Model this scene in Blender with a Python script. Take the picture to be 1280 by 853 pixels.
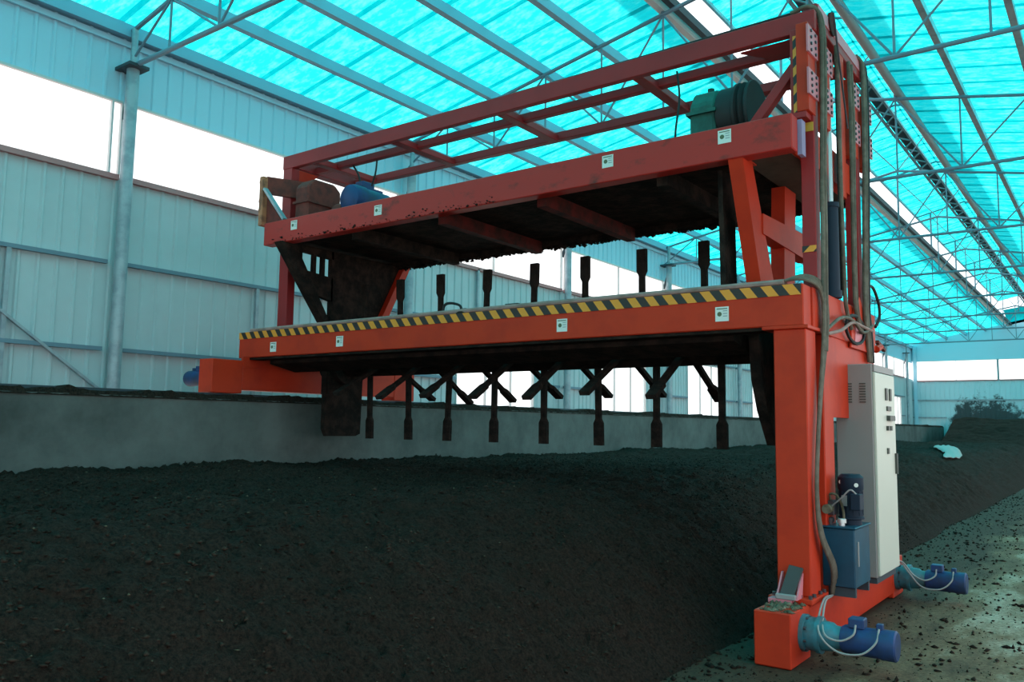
import bpy, math, random
import numpy as np
from mathutils import Vector, Matrix

for o in list(bpy.data.objects):
    bpy.data.objects.remove(o)
scene = bpy.context.scene
COL = scene.collection
random.seed(7)

# ------------------------------------------------------------------ camera
cam_d = bpy.data.cameras.new('camera')
cam_d.sensor_width = 36.0
cam_d.lens = 36.0 * 1034.7 / 1280.0
cam_d.clip_end = 500
cam = bpy.data.objects.new('camera', cam_d)
COL.objects.link(cam)
Rm = Matrix(((0.80437, 0.04832, 0.59216), (0.59393, -0.08999, -0.79947), (0.01466, 0.99477, -0.10109)))
cam.matrix_world = Matrix.Translation((0, 0, 1.6)) @ Rm.to_4x4()
scene.camera = cam

# ------------------------------------------------------------------ sky, sun, exposure
world = bpy.data.worlds.new('overcast_sky')
scene.world = world
world.use_nodes = True
bg = world.node_tree.nodes['Background']
bg.inputs['Color'].default_value = (0.93, 0.97, 1.0, 1)
bg.inputs['Strength'].default_value = 2.0
sun_d = bpy.data.lights.new('sun', 'SUN')
sun_d.energy = 9.0
sun_d.angle = math.radians(4)
sun_d.color = (1.0, 0.95, 0.88)
sun = bpy.data.objects.new('sun', sun_d)
COL.objects.link(sun)
sun.rotation_euler = (math.radians(-22), 0, 0)
vs = scene.view_settings
vs.view_transform = 'Standard'
vs.look = 'None'
vs.gamma = 1.0
vs.use_curve_mapping = False
vs.exposure = 0.05

# ------------------------------------------------------------------ materials
def mat(name, col, rough=0.6, metal=0.0, spec=0.5, var=0.0, vscale=4.0, col2=None, bump=0.0, bscale=60.0,
        lo=0.42, hi=0.62, detail=4.0, stretch=None):
    m = bpy.data.materials.new(name)
    m.use_nodes = True
    nt = m.node_tree
    b = nt.nodes['Principled BSDF']
    b.inputs['Base Color'].default_value = (*col, 1)
    b.inputs['Roughness'].default_value = rough
    b.inputs['Metallic'].default_value = metal
    b.inputs['Specular IOR Level'].default_value = spec
    if col2 is not None or bump:
        tc = nt.nodes.new('ShaderNodeTexCoord')
        src = tc.outputs['Object']
        if stretch:
            mp = nt.nodes.new('ShaderNodeMapping')
            mp.inputs['Scale'].default_value = stretch
            nt.links.new(src, mp.inputs['Vector'])
            src = mp.outputs['Vector']
    if col2 is not None:
        n = nt.nodes.new('ShaderNodeTexNoise')
        n.inputs['Scale'].default_value = vscale
        n.inputs['Detail'].default_value = detail
        n.inputs['Roughness'].default_value = 0.65
        nt.links.new(src, n.inputs['Vector'])
        r = nt.nodes.new('ShaderNodeValToRGB')
        r.color_ramp.elements[0].position = lo
        r.color_ramp.elements[0].color = (*col, 1)
        r.color_ramp.elements[1].position = hi
        r.color_ramp.elements[1].color = (*col2, 1)
        nt.links.new(n.outputs['Fac'], r.inputs['Fac'])
        nt.links.new(r.outputs['Color'], b.inputs['Base Color'])
    if bump:
        n2 = nt.nodes.new('ShaderNodeTexNoise')
        n2.inputs['Scale'].default_value = bscale
        n2.inputs['Detail'].default_value = 5
        nt.links.new(src, n2.inputs['Vector'])
        bp = nt.nodes.new('ShaderNodeBump')
        bp.inputs['Strength'].default_value = bump
        bp.inputs['Distance'].default_value = 0.02
        nt.links.new(n2.outputs['Fac'], bp.inputs['Height'])
        nt.links.new(bp.outputs['Normal'], b.inputs['Normal'])
    return m

M = {}
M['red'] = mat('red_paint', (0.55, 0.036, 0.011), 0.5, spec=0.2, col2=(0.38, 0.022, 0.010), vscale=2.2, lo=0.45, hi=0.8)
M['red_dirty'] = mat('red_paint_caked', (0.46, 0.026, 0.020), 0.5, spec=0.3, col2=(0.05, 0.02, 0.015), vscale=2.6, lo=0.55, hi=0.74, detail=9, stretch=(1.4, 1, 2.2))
M['red_top'] = mat('red_paint_shaded', (0.34, 0.020, 0.022), 0.5, spec=0.3, col2=(0.25, 0.018, 0.02), vscale=2.0, lo=0.4, hi=0.8)  # darker purplish red: dimmer light under the cyan roof is put into the colour
M['pink'] = mat('pink_primer', (0.62, 0.18, 0.22), 0.5)
M['caked'] = mat('compost_caked_steel', (0.012, 0.010, 0.009), 0.95, spec=0.1, col2=(0.035, 0.022, 0.018), vscale=6, bump=0.6, bscale=25)
M['brownplate'] = mat('dusty_brown_plate', (0.07, 0.05, 0.04), 0.8, spec=0.2, col2=(0.10, 0.07, 0.055), vscale=3)
M['darkred'] = mat('red_paint_smeared_black', (0.11, 0.014, 0.012), 0.8, spec=0.15, col2=(0.02, 0.012, 0.010), vscale=4, lo=0.4, hi=0.65)
M['rust'] = mat('rusty_brown', (0.20, 0.035, 0.026), 0.85, col2=(0.11, 0.025, 0.02), vscale=9)
M['rustlight'] = mat('pale_rust', (0.55, 0.20, 0.10), 0.8, col2=(0.25, 0.09, 0.05), vscale=9)
M['galv'] = mat('galvanised_steel', (0.36, 0.40, 0.44), 0.5, metal=0.3, col2=(0.26, 0.30, 0.34), vscale=5)
M['truss'] = mat('truss_steel', (0.14, 0.21, 0.27), 0.55)
M['purlin'] = mat('grey_blue_purlin', (0.22, 0.40, 0.52), 0.55)
M['ridgepipe'] = mat('dull_grey_pipe', (0.30, 0.28, 0.29), 0.6)
M['darksteel'] = mat('dark_ridge_steel', (0.035, 0.05, 0.065), 0.7)
M['clad'] = mat('pale_blue_cladding', (0.47, 0.54, 0.57), 0.5, col2=(0.41, 0.48, 0.51), vscale=0.8, lo=0.35, hi=0.7)
M['cladup'] = mat('blue_cladding', (0.42, 0.62, 0.74), 0.5)
M['framew'] = mat('window_frame_paint', (0.62, 0.56, 0.56), 0.5)
M['sillred'] = mat('pinkish_sill', (0.50, 0.20, 0.20), 0.6)
M['mud'] = mat('dried_mud', (0.09, 0.075, 0.05), 0.95, spec=0.1, col2=(0.20, 0.18, 0.13), vscale=12)
M['motorblue'] = mat('blue_motor_paint', (0.022, 0.055, 0.17), 0.5, spec=0.3, col2=(0.025, 0.045, 0.10), vscale=6)
M['teal'] = mat('teal_gearbox_paint', (0.03, 0.17, 0.22), 0.5, col2=(0.05, 0.11, 0.13), vscale=7)
M['tank'] = mat('deep_blue_tank', (0.008, 0.068, 0.12), 0.4, spec=0.35, col2=(0.009, 0.050, 0.09), vscale=3)
M['green'] = mat('green_gearbox_paint', (0.02, 0.115, 0.095), 0.55, spec=0.3, col2=(0.018, 0.07, 0.06), vscale=5)
M['black'] = mat('black_rubber', (0.012, 0.012, 0.014), 0.7)
M['hose'] = mat('grey_green_hose', (0.105, 0.085, 0.065), 0.7, spec=0.25, col2=(0.17, 0.14, 0.11), vscale=8)
M['hosepale'] = mat('pale_conduit', (0.36, 0.22, 0.20), 0.75, spec=0.25, col2=(0.24, 0.16, 0.14), vscale=5)
M['wire'] = mat('pale_wire', (0.30, 0.27, 0.27), 0.5)
M['chrome'] = mat('polished_rod', (0.75, 0.78, 0.80), 0.25, metal=0.6)
M['cylblue'] = mat('dark_blue_cylinder', (0.008, 0.020, 0.040), 0.6, spec=0.25)
M['cabside'] = mat('grey_cabinet_side', (0.27, 0.24, 0.235), 0.5)
M['cabdoor'] = mat('cream_cabinet_door', (0.60, 0.58, 0.50), 0.45)
M['switch'] = mat('dark_switch', (0.06, 0.06, 0.05), 0.5)
M['sticker'] = mat('white_sticker', (0.72, 0.72, 0.68), 0.5)
M['ink'] = mat('sticker_print', (0.10, 0.12, 0.06), 0.6)
M['inkgrey'] = mat('sticker_lines', (0.30, 0.32, 0.34), 0.6)
M['yellow'] = mat('yellow_tape', (0.62, 0.33, 0.04), 0.5)
M['bolt'] = mat('dark_bolt', (0.05, 0.04, 0.05), 0.5)
M['sheetw'] = mat('white_plastic', (0.36, 0.30, 0.29), 0.6)
M['lilac'] = mat('lilac_slide', (0.32, 0.24, 0.40), 0.5)
M['pad'] = mat('dark_wiper_pad', (0.05, 0.045, 0.045), 0.7)

def concrete_wall_mat():
    m = mat('stained_concrete', (0.14, 0.15, 0.145), 0.85, spec=0.2, col2=(0.062, 0.068, 0.065), vscale=1.3, lo=0.35, hi=0.72, detail=8, bump=0.15, bscale=30)
    return m
M['conc'] = concrete_wall_mat()

def hazard_mat(name, kx, kz, freq):
    m = bpy.data.materials.new(name)
    m.use_nodes = True
    nt = m.node_tree
    b = nt.nodes['Principled BSDF']
    b.inputs['Roughness'].default_value = 0.5
    tc = nt.nodes.new('ShaderNodeTexCoord')
    sp = nt.nodes.new('ShaderNodeSeparateXYZ')
    nt.links.new(tc.outputs['Object'], sp.inputs[0])
    def ma(op, a, bb):
        n = nt.nodes.new('ShaderNodeMath'); n.operation = op
        for i, v in enumerate((a, bb)):
            if isinstance(v, (int, float)): n.inputs[i].default_value = v
            else: nt.links.new(v, n.inputs[i])
        return n.outputs[0]
    s = ma('ADD', ma('MULTIPLY', sp.outputs['X'], kx), ma('MULTIPLY', sp.outputs['Z'], kz))
    fr = ma('FRACT', ma('MULTIPLY', ma('ADD', s, 100.0), freq), 0)
    g = ma('GREATER_THAN', fr, 0.5)
    mx = nt.nodes.new('ShaderNodeMix'); mx.data_type = 'RGBA'
    nt.links.new(g, mx.inputs['Factor'])
    mx.inputs['A'].default_value = (0.80, 0.27, 0.02, 1)
    mx.inputs['B'].default_value = (0.020, 0.012, 0.010, 1)
    nt.links.new(mx.outputs['Result'], b.inputs['Base Color'])
    return m
M['hazard'] = hazard_mat('hazard_tape', 1.0, 0.75, 1 / 0.165)
M['hazardv'] = hazard_mat('hazard_tape_post', 1.0, -1.0, 1 / 0.15)

def frp_mat():
    m = bpy.data.materials.new('cyan_translucent_sheet')
    m.use_nodes = True
    nt = m.node_tree
    nt.nodes.clear()
    out = nt.nodes.new('ShaderNodeOutputMaterial')
    tr = nt.nodes.new('ShaderNodeBsdfTranslucent')
    df = nt.nodes.new('ShaderNodeBsdfDiffuse')
    mx = nt.nodes.new('ShaderNodeMixShader')
    mx.inputs[0].default_value = 0.18
    tc = nt.nodes.new('ShaderNodeTexCoord')
    mp = nt.nodes.new('ShaderNodeMapping')
    mp.inputs['Scale'].default_value = (1.5, 3.4, 1)
    n = nt.nodes.new('ShaderNodeTexNoise')
    n.inputs['Scale'].default_value = 2.6
    n.inputs['Detail'].default_value = 9
    n.inputs['Roughness'].default_value = 0.7
    r = nt.nodes.new('ShaderNodeValToRGB')
    r.color_ramp.elements[0].position = 0.46
    r.color_ramp.elements[0].color = (0.006, 0.46, 0.50, 1)
    r.color_ramp.elements[1].position = 0.80
    r.color_ramp.elements[1].color = (0.10, 0.62, 0.60, 1)
    geo = nt.nodes.new('ShaderNodeNewGeometry')
    nt.links.new(geo.outputs['Position'], mp.inputs['Vector'])
    nt.links.new(mp.outputs['Vector'], n.inputs['Vector'])
    nt.links.new(n.outputs['Fac'], r.inputs['Fac'])
    nt.links.new(r.outputs['Color'], tr.inputs['Color'])
    df.inputs['Color'].default_value = (0.03, 0.40, 0.48, 1)
    nt.links.new(tr.outputs[0], mx.inputs[1])
    nt.links.new(df.outputs[0], mx.inputs[2])
    nt.links.new(mx.outputs[0], out.inputs['Surface'])
    return m
M['frp'] = frp_mat()

def film_mat():
    m = bpy.data.materials.new('clear_window_film')
    m.use_nodes = True
    nt = m.node_tree
    nt.nodes.clear()
    out = nt.nodes.new('ShaderNodeOutputMaterial')
    tr = nt.nodes.new('ShaderNodeBsdfTranslucent')
    tr.inputs['Color'].default_value = (0.9, 0.93, 0.94, 1)
    tp = nt.nodes.new('ShaderNodeBsdfTransparent')
    mx = nt.nodes.new('ShaderNodeMixShader')
    mx.inputs[0].default_value = 0.75
    nt.links.new(tr.outputs[0], mx.inputs[1])
    nt.links.new(tp.outputs[0], mx.inputs[2])
    nt.links.new(mx.outputs[0], out.inputs['Surface'])
    return m
M['film'] = film_mat()

def compost_mat():
    m = bpy.data.materials.new('dark_fibrous_compost')
    m.use_nodes = True
    nt = m.node_tree
    b = nt.nodes['Principled BSDF']
    b.inputs['Roughness'].default_value = 0.95
    b.inputs['Specular IOR Level'].default_value = 0.12
    geo = nt.nodes.new('ShaderNodeNewGeometry')
    def noise(scale, detail, rough=0.65):
        n = nt.nodes.new('ShaderNodeTexNoise')
        n.inputs['Scale'].default_value = scale
        n.inputs['Detail'].default_value = detail
        n.inputs['Roughness'].default_value = rough
        nt.links.new(geo.outputs['Position'], n.inputs['Vector'])
        return n.outputs['Fac']
    a = noise(45, 8, 0.85)
    r = nt.nodes.new('ShaderNodeValToRGB')
    e = r.color_ramp.elements
    e[0].position = 0.38; e[0].color = (0.005, 0.0036, 0.003, 1)
    e[1].position = 0.70; e[1].color = (0.066, 0.040, 0.031, 1)
    nt.links.new(a, r.inputs['Fac'])
    c = noise(0.8, 3)
    r2 = nt.nodes.new('ShaderNodeValToRGB')
    r2.color_ramp.elements[0].position = 0.35; r2.color_ramp.elements[0].color = (0.85, 0.80, 0.74, 1)
    r2.color_ramp.elements[1].position = 0.70; r2.color_ramp.elements[1].color = (1.15, 1.0, 0.95, 1)
    nt.links.new(c, r2.inputs['Fac'])
    mx = nt.nodes.new('ShaderNodeMix'); mx.data_type = 'RGBA'; mx.blend_type = 'MULTIPLY'
    mx.inputs['Factor'].default_value = 1.0
    nt.links.new(r.outputs['Color'], mx.inputs['A'])
    nt.links.new(r2.outputs['Color'], mx.inputs['B'])
    nt.links.new(mx.outputs['Result'], b.inputs['Base Color'])
    bp = nt.nodes.new('ShaderNodeBump')
    bp.inputs['Strength'].default_value = 1.0
    bp.inputs['Distance'].default_value = 0.03
    nt.links.new(noise(55, 6, 0.75), bp.inputs['Height'])
    nt.links.new(bp.outputs['Normal'], b.inputs['Normal'])
    return m
M['compost'] = compost_mat()
M['crumb'] = mat('compost_crumb', (0.013, 0.009, 0.007), 0.95, spec=0.1, col2=(0.042, 0.028, 0.021), vscale=2.0)
M['crumbpale'] = mat('straw_fleck', (0.11, 0.09, 0.06), 0.9, spec=0.1)

def floor_mat():
    m = bpy.data.materials.new('dusty_concrete_floor')
    m.use_nodes = True
    nt = m.node_tree
    b = nt.nodes['Principled BSDF']
    b.inputs['Roughness'].default_value = 0.85
    b.inputs['Specular IOR Level'].default_value = 0.25
    geo = nt.nodes.new('ShaderNodeNewGeometry')
    def noise(scale, detail, rough=0.6, vec=None):
        n = nt.nodes.new('ShaderNodeTexNoise')
        n.inputs['Scale'].default_value = scale
        n.inputs['Detail'].default_value = detail
        n.inputs['Roughness'].default_value = rough
        nt.links.new(vec or geo.outputs['Position'], n.inputs['Vector'])
        return n.outputs['Fac']
    mp = nt.nodes.new('ShaderNodeMapping')
    mp.inputs['Scale'].default_value = (1.0, 0.35, 1.0)
    nt.links.new(geo.outputs['Position'], mp.inputs['Vector'])
    big = noise(1.6, 6, 0.65, mp.outputs['Vector'])
    sp = nt.nodes.new('ShaderNodeSeparateXYZ')
    nt.links.new(geo.outputs['Position'], sp.inputs[0])
    mr = nt.nodes.new('ShaderNodeMapRange')      # spilled compost dust lies along the foot of the heap
    mr.inputs['From Min'].default_value = -2.5
    mr.inputs['From Max'].default_value = -1.1
    mr.inputs['To Min'].default_value = 0.50
    mr.inputs['To Max'].default_value = 0.0
    nt.links.new(sp.outputs['X'], mr.inputs['Value'])
    ad = nt.nodes.new('ShaderNodeMath'); ad.operation = 'ADD'
    nt.links.new(big, ad.inputs[0]); nt.links.new(mr.outputs['Result'], ad.inputs[1])
    r = nt.nodes.new('ShaderNodeValToRGB')
    e = r.color_ramp.elements
    e[0].position = 0.38; e[0].color = (0.40, 0.32, 0.245, 1)
    e[1].position = 0.72; e[1].color = (0.062, 0.030, 0.017, 1)
    k = e.new(0.52); k.color = (0.19, 0.115, 0.066, 1)
    nt.links.new(ad.outputs[0], r.inputs['Fac'])
    f = noise(28, 8, 0.75)
    r2 = nt.nodes.new('ShaderNodeValToRGB')
    r2.color_ramp.elements[0].position = 0.36; r2.color_ramp.elements[0].color = (0.45, 0.43, 0.40, 1)
    r2.color_ramp.elements[1].position = 0.58; r2.color_ramp.elements[1].color = (1.1, 1.1, 1.1, 1)
    nt.links.new(f, r2.inputs['Fac'])
    mx = nt.nodes.new('ShaderNodeMix'); mx.data_type = 'RGBA'; mx.blend_type = 'MULTIPLY'
    mx.inputs['Factor'].default_value = 1.0
    nt.links.new(r.outputs['Color'], mx.inputs['A'])
    nt.links.new(r2.outputs['Color'], mx.inputs['B'])
    nt.links.new(mx.outputs['Result'], b.inputs['Base Color'])
    bp = nt.nodes.new('ShaderNodeBump')
    bp.inputs['Strength'].default_value = 0.5
    bp.inputs['Distance'].default_value = 0.01
    nt.links.new(f, bp.inputs['Height'])
    nt.links.new(bp.outputs['Normal'], b.inputs['Normal'])
    return m
M['floor'] = floor_mat()

def endclad_mat():
    m = bpy.data.materials.new('cladding_splashed_with_compost')
    m.use_nodes = True
    nt = m.node_tree
    b = nt.nodes['Principled BSDF']
    b.inputs['Roughness'].default_value = 0.6
    geo = nt.nodes.new('ShaderNodeNewGeometry')
    n = nt.nodes.new('ShaderNodeTexNoise')
    n.inputs['Scale'].default_value = 3.0
    n.inputs['Detail'].default_value = 10
    n.inputs['Roughness'].default_value = 0.8
    nt.links.new(geo.outputs['Position'], n.inputs['Vector'])
    sp = nt.nodes.new('ShaderNodeSeparateXYZ')
    nt.links.new(geo.outputs['Position'], sp.inputs[0])
    def mrange(src, a, bb, c, d):
        k = nt.nodes.new('ShaderNodeMapRange')
        k.inputs['From Min'].default_value = a; k.inputs['From Max'].default_value = bb
        k.inputs['To Min'].default_value = c; k.inputs['To Max'].default_value = d
        nt.links.new(src, k.inputs['Value'])
        return k.outputs['Result']
    zz = mrange(sp.outputs['Z'], 2.2, 3.9, 0.34, -0.10)
    xa = mrange(sp.outputs['X'], -8.5, -7.6, -0.6, 0.0)
    xb = mrange(sp.outputs['X'], -5.6, -4.6, 0.0, -0.14)
    def add(p, q):
        k = nt.nodes.new('ShaderNodeMath'); k.operation = 'ADD'
        nt.links.new(p, k.inputs[0]); nt.links.new(q, k.inputs[1])
        return k.outputs[0]
    s = add(add(n.outputs['Fac'], zz), add(xa, xb))
    r = nt.nodes.new('ShaderNodeValToRGB')
    r.color_ramp.elements[0].position = 0.50; r.color_ramp.elements[0].color = (0.50, 0.62, 0.68, 1)
    r.color_ramp.elements[1].position = 0.62; r.color_ramp.elements[1].color = (0.035, 0.045, 0.05, 1)
    nt.links.new(s, r.inputs['Fac'])
    nt.links.new(r.outputs['Color'], b.inputs['Base Color'])
    return m
M['endclad'] = endclad_mat()

# ------------------------------------------------------------------ mesh helpers
class MB:
    def __init__(s):
        s.v = []; s.f = []
    def quadbox(s, c8):
        n = len(s.v); s.v += [tuple(p) for p in c8]
        for f in ((0, 3, 2, 1), (4, 5, 6, 7), (0, 1, 5, 4), (1, 2, 6, 5), (2, 3, 7, 6), (3, 0, 4, 7)):
            s.f.append(tuple(n + i for i in f))
        return s
    def box(s, x0, x1, y0, y1, z0, z1):
        return s.quadbox([(x0, y0, z0), (x1, y0, z0), (x1, y1, z0), (x0, y1, z0), (x0, y0, z1), (x1, y0, z1), (x1, y1, z1), (x0, y1, z1)])
    def bar(s, p, q, w, h, up=(0, 0, 1)):
        p = Vector(p); q = Vector(q); d = (q - p).normalized(); u = Vector(up)
        a = d.cross(u)
        if a.length < 1e-4: a = d.cross(Vector((0, 1, 0)))
        a.normalize(); b = a.cross(d).normalized(); a *= w / 2; b *= h / 2
        return s.quadbox([p - a - b, p + a - b, q + a - b, q - a - b, p - a + b, p + a + b, q + a + b, q - a + b])
    def lathe(s, p, q, prof, n=20):
        """prof: (t along p->q in metres, radius)"""
        p = Vector(p); q = Vector(q); d = (q - p).normalized()
        a = d.cross(Vector((0, 0, 1)))
        if a.length < 1e-4: a = Vector((1, 0, 0))
        a.normalize(); b = d.cross(a).normalized()
        base = len(s.v)
        for t, r in prof:
            for i in range(n):
                an = 2 * math.pi * i / n
                s.v.append(tuple(p + d * t + (a * math.cos(an) + b * math.sin(an)) * r))
        m = len(prof)
        for j in range(m - 1):
            for i in range(n):
                k = (i + 1) % n
                s.f.append((base + j * n + i, base + j * n + k, base + (j + 1) * n + k, base + (j + 1) * n + i))
        s.f.append(tuple(base + i for i in range(n))[::-1])
        s.f.append(tuple(base + (m - 1) * n + i for i in range(n)))
        return s
    def cyl(s, p, q, r, n=16, r2=None):
        L = (Vector(q) - Vector(p)).length
        return s.lathe(p, q, [(0, r), (L, r if r2 is None else r2)], n)
    def tube(s, pts, r, n=8, sub=6):
        pts = [Vector(p) for p in pts]
        if sub > 1 and len(pts) > 2:
            out = []
            P = [pts[0] * 2 - pts[1]] + pts + [pts[-1] * 2 - pts[-2]]
            for i in range(1, len(P) - 2):
                for k in range(sub):
                    t = k / sub
                    out.append(0.5 * ((2 * P[i]) + (P[i + 1] - P[i - 1]) * t + (2 * P[i - 1] - 5 * P[i] + 4 * P[i + 1] - P[i + 2]) * t * t + (3 * P[i] - 3 * P[i + 1] + P[i + 2] - P[i - 1]) * t ** 3))
            out.append(pts[-1]); pts = out
        base = len(s.v); prev = None
        for i, p in enumerate(pts):
            d = (pts[min(i + 1, len(pts) - 1)] - pts[max(i - 1, 0)]).normalized()
            if prev is None:
                a = d.cross(Vector((0.3, 0.2, 1)))
                if a.length < 1e-3: a = d.cross(Vector((1, 0, 0)))
            else:
                a = prev - d * prev.dot(d)
            a.normalize(); prev = a; b = d.cross(a)
            for k in range(n):
                an = 2 * math.pi * k / n
                s.v.append(tuple(p + (a * math.cos(an) + b * math.sin(an)) * r))
        for j in range(len(pts) - 1):
            for k in range(n):
                kk = (k + 1) % n
                s.f.append((base + j * n + k, base + j * n + kk, base + (j + 1) * n + kk, base + (j + 1) * n + k))
        s.f.append(tuple(base + k for k in range(n))[::-1])
        s.f.append(tuple(base + (len(pts) - 1) * n + k for k in range(n)))
        return s
    def prism(s, poly, axis, lo, hi):
        """poly: 2-D outline in the two other axes (in x,y,z order), pushed along axis from lo to hi"""
        n = len(poly); base = len(s.v)
        for e in (lo, hi):
            for a, b in poly:
                s.v.append({'x': (e, a, b), 'y': (a, e, b), 'z': (a, b, e)}[axis])
        s.f.append(tuple(base + i for i in range(n)))
        s.f.append(tuple(base + n + i for i in range(n))[::-1])
        for i in range(n):
            k = (i + 1) % n
            s.f.append((base + i, base + n + i, base + n + k, base + k))
        return s
    def mesh(s, name, material, off=(0, 0, 0), smooth=False):
        me = bpy.data.meshes.new(name)
        me.from_pydata([(x - off[0], y - off[1], z - off[2]) for x, y, z in s.v], [], s.f)
        me.validate()
        import bmesh
        bm = bmesh.new(); bm.from_mesh(me)
        bmesh.ops.recalc_face_normals(bm, faces=bm.faces)
        bm.to_mesh(me); bm.free()
        me.materials.append(material)
        if smooth:
            for p in me.polygons: p.use_smooth = True
            try: me.set_sharp_from_angle(angle=math.radians(38))
            except Exception: pass
        return me

def link(name, me, parent=None, loc=(0, 0, 0)):
    o = bpy.data.objects.new(name, me)
    COL.objects.link(o)
    o.location = loc
    if parent is not None: o.parent = parent
    return o

def tag(o, label=None, cat=None, group=None, kind=None):
    if label: o['label'] = label
    if cat: o['category'] = cat
    if group: o['group'] = group
    if kind: o['kind'] = kind
    return o

def empty(name, loc=(0, 0, 0)):
    o = bpy.data.objects.new(name, None)
    o.empty_display_size = 0.3
    COL.objects.link(o)
    o.location = loc
    return o

def bevel(o, w=0.006, seg=1):
    m = o.modifiers.new('edge_bevel', 'BEVEL')
    m.width = w; m.segments = seg; m.limit_method = 'ANGLE'
    return o

def clone(o, parent=None, loc=None):
    c = o.copy()
    COL.objects.link(c)
    c.parent = parent
    if loc is not None: c.location = loc
    return c

# numpy value noise
def vnoise(x, y, s, seed):
    x = np.asarray(x) * s; y = np.asarray(y) * s
    xi = np.floor(x); yi = np.floor(y)
    fx = x - xi; fy = y - yi
    fx = fx * fx * (3 - 2 * fx); fy = fy * fy * (3 - 2 * fy)
    def h(a, b):
        v = np.sin(a * 127.1 + b * 311.7 + seed * 74.7) * 43758.5453
        return v - np.floor(v)
    return (h(xi, yi) * (1 - fx) + h(xi + 1, yi) * fx) * (1 - fy) + (h(xi, yi + 1) * (1 - fx) + h(xi + 1, yi + 1) * fx) * fy - 0.5

# ================================================================== THE HALL
WX = -10.0            # inner face of the long wall
RX = 2.0              # far side of the aisle
Y0, Y1 = -5.0, 52.9
TY = [0.11 + 5.06 * k for k in range(-1, 11)]
def roofz(x):
    return 6.57 + 0.19 * ((x + 10) if x < -4 else (2 - x))

# floor and outside ground
g = MB().box(-60, 60, -60, 120, -0.30, -0.06)
o = link('ground', g.mesh('ground', mat('outside_earth', (0.30, 0.29, 0.26), 0.9)))
tag(o, 'bare earth around the outside of the hall', 'ground', kind='structure')
g = MB().box(WX - 0.2, RX + 0.2, Y0, Y1 + 0.2, -0.2, 0.0)
flo = o = link('floor', g.mesh('floor', M['floor']))
tag(o, 'dusty concrete aisle floor strewn with compost crumbs', 'floor', kind='structure')

# ---- cladding panels: ribbed sheets 0.843 m wide, shared mesh per height
PW = 5.06 / 6
def clad_mesh(name, h, width, material, axis='y'):
    """ribbed sheet lying in a vertical plane; ribs stand proud towards the room"""
    prof = []
    n = 4
    for i in range(n):
        a = i * width / n
        prof += [(a + 0.0, 0.0), (a + width / n - 0.06, 0.0), (a + width / n - 0.045, 0.022), (a + width / n - 0.018, 0.022), (a + width / n - 0.004, 0.0)]
    prof.append((width, 0.0))
    v = []; f = []
    for z in (0, h):
        for a, b in prof: v.append((b, a, z) if axis == 'y' else (a, -b, z))
    back = len(v)
    for z in (0, h):
        for a in (0, width): v.append((-0.04, a, z) if axis == 'y' else (a, 0.04, z))
    m = len(prof)
    for i in range(m - 1): f.append((i, i + 1, m + i + 1, m + i))
    f.append((back, back + 2, back + 3, back + 1))
    f += [(0, m, back + 2, back), (m - 1, back + 1, back + 3, 2 * m - 1)]
    me = bpy.data.meshes.new(name)
    me.from_pydata(v, [], f)
    me.materials.append(material)
    return me

LOW0, WB, WT, EV = 1.70, 4.61, 5.58, 6.50
wl = empty('wall_left', (WX, 0, 0))
tag(wl, 'ribbed pale blue cladding wall behind the concrete wall', 'wall', kind='structure')
me_low = clad_mesh('wall_panel_low', WB - LOW0, PW, M['clad'])
me_up = clad_mesh('wall_panel_high', EV - WT, PW, M['cladup'])
me_mid = clad_mesh('wall_panel_mid', WB - 3.46, PW, M['clad'])
y = TY[0]
LOWWIN = [(TY[k] + 1.5, TY[k] + 4.0) for k in range(3, 11)]
i = 0
while y < Y1 - 0.2:
    inwin = any(a - 0.05 < y and y + PW < b + 0.3 for a, b in LOWWIN)
    hit = [(a, b) for a, b in LOWWIN if y < b - 0.01 and y + PW > a + 0.01]
    if hit:
        a, b = hit[0]
        link('wall_panel', me_mid, wl, (0, y, 3.46))
        if y < a:
            link('wall_panel', clad_mesh('wall_panel_part', WB - LOW0 - (WB - 3.46), a - y, M['clad']), wl, (0, y, LOW0))
        if y + PW > b:
            link('wall_panel', clad_mesh('wall_panel_part', WB - LOW0 - (WB - 3.46), y + PW - b, M['clad']), wl, (0, b, LOW0))
    else:
        link('wall_panel', me_low, wl, (0, y, LOW0))
    link('wall_panel', me_up, wl, (0, y, WT))
    y += PW
# girts, eave beam and gutter, posts and brace of the long wall
for z in (3.52, 2.45):
    for k in range(len(TY) - 1):
        if k >= 3 and z < 3 : 
            # interrupted by the low windows
            link('girt', MB().box(0.02, 0.075, TY[k] + 0.1, TY[k] + 1.46, z - 0.024, z + 0.024).mesh('girt', M['truss']), wl)
            link('girt', MB().box(0.02, 0.075, TY[k] + 4.04, TY[k + 1] - 0.1, z - 0.024, z + 0.024).mesh('girt', M['truss']), wl)
        else:
            link('girt', MB().box(0.02, 0.075, TY[k] + 0.1, TY[k + 1] - 0.1, z - 0.024, z + 0.024).mesh('girt', M['truss']), wl)
link('eave_beam', MB().box(0.0, 0.14, Y0, Y1, 6.40, 6.56).mesh('eave_beam', M['purlin']), wl)
link('gutter_strip', MB().box(0.0, 0.05, Y0, Y1, 6.30, 6.37).mesh('gutter_strip', M['cladup']), wl)
for yy, z0, z1 in ((3.96, 1.8, 3.52), (7.27, 1.8, 3.52), (12.3, 3.5, 4.6), (17.6, 3.5, 4.6)):
    link('wall_post', MB().box(0.02, 0.07, yy - 0.025, yy + 0.025, z0, z1).mesh('wall_post', M['galv']), wl)
link('wall_brace', MB().bar((0.06, 3.75, 2.9), (0.06, 5.35, 1.75), 0.03, 0.05, (1, 0, 0)).mesh('wall_brace', M['galv']), wl)

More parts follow.
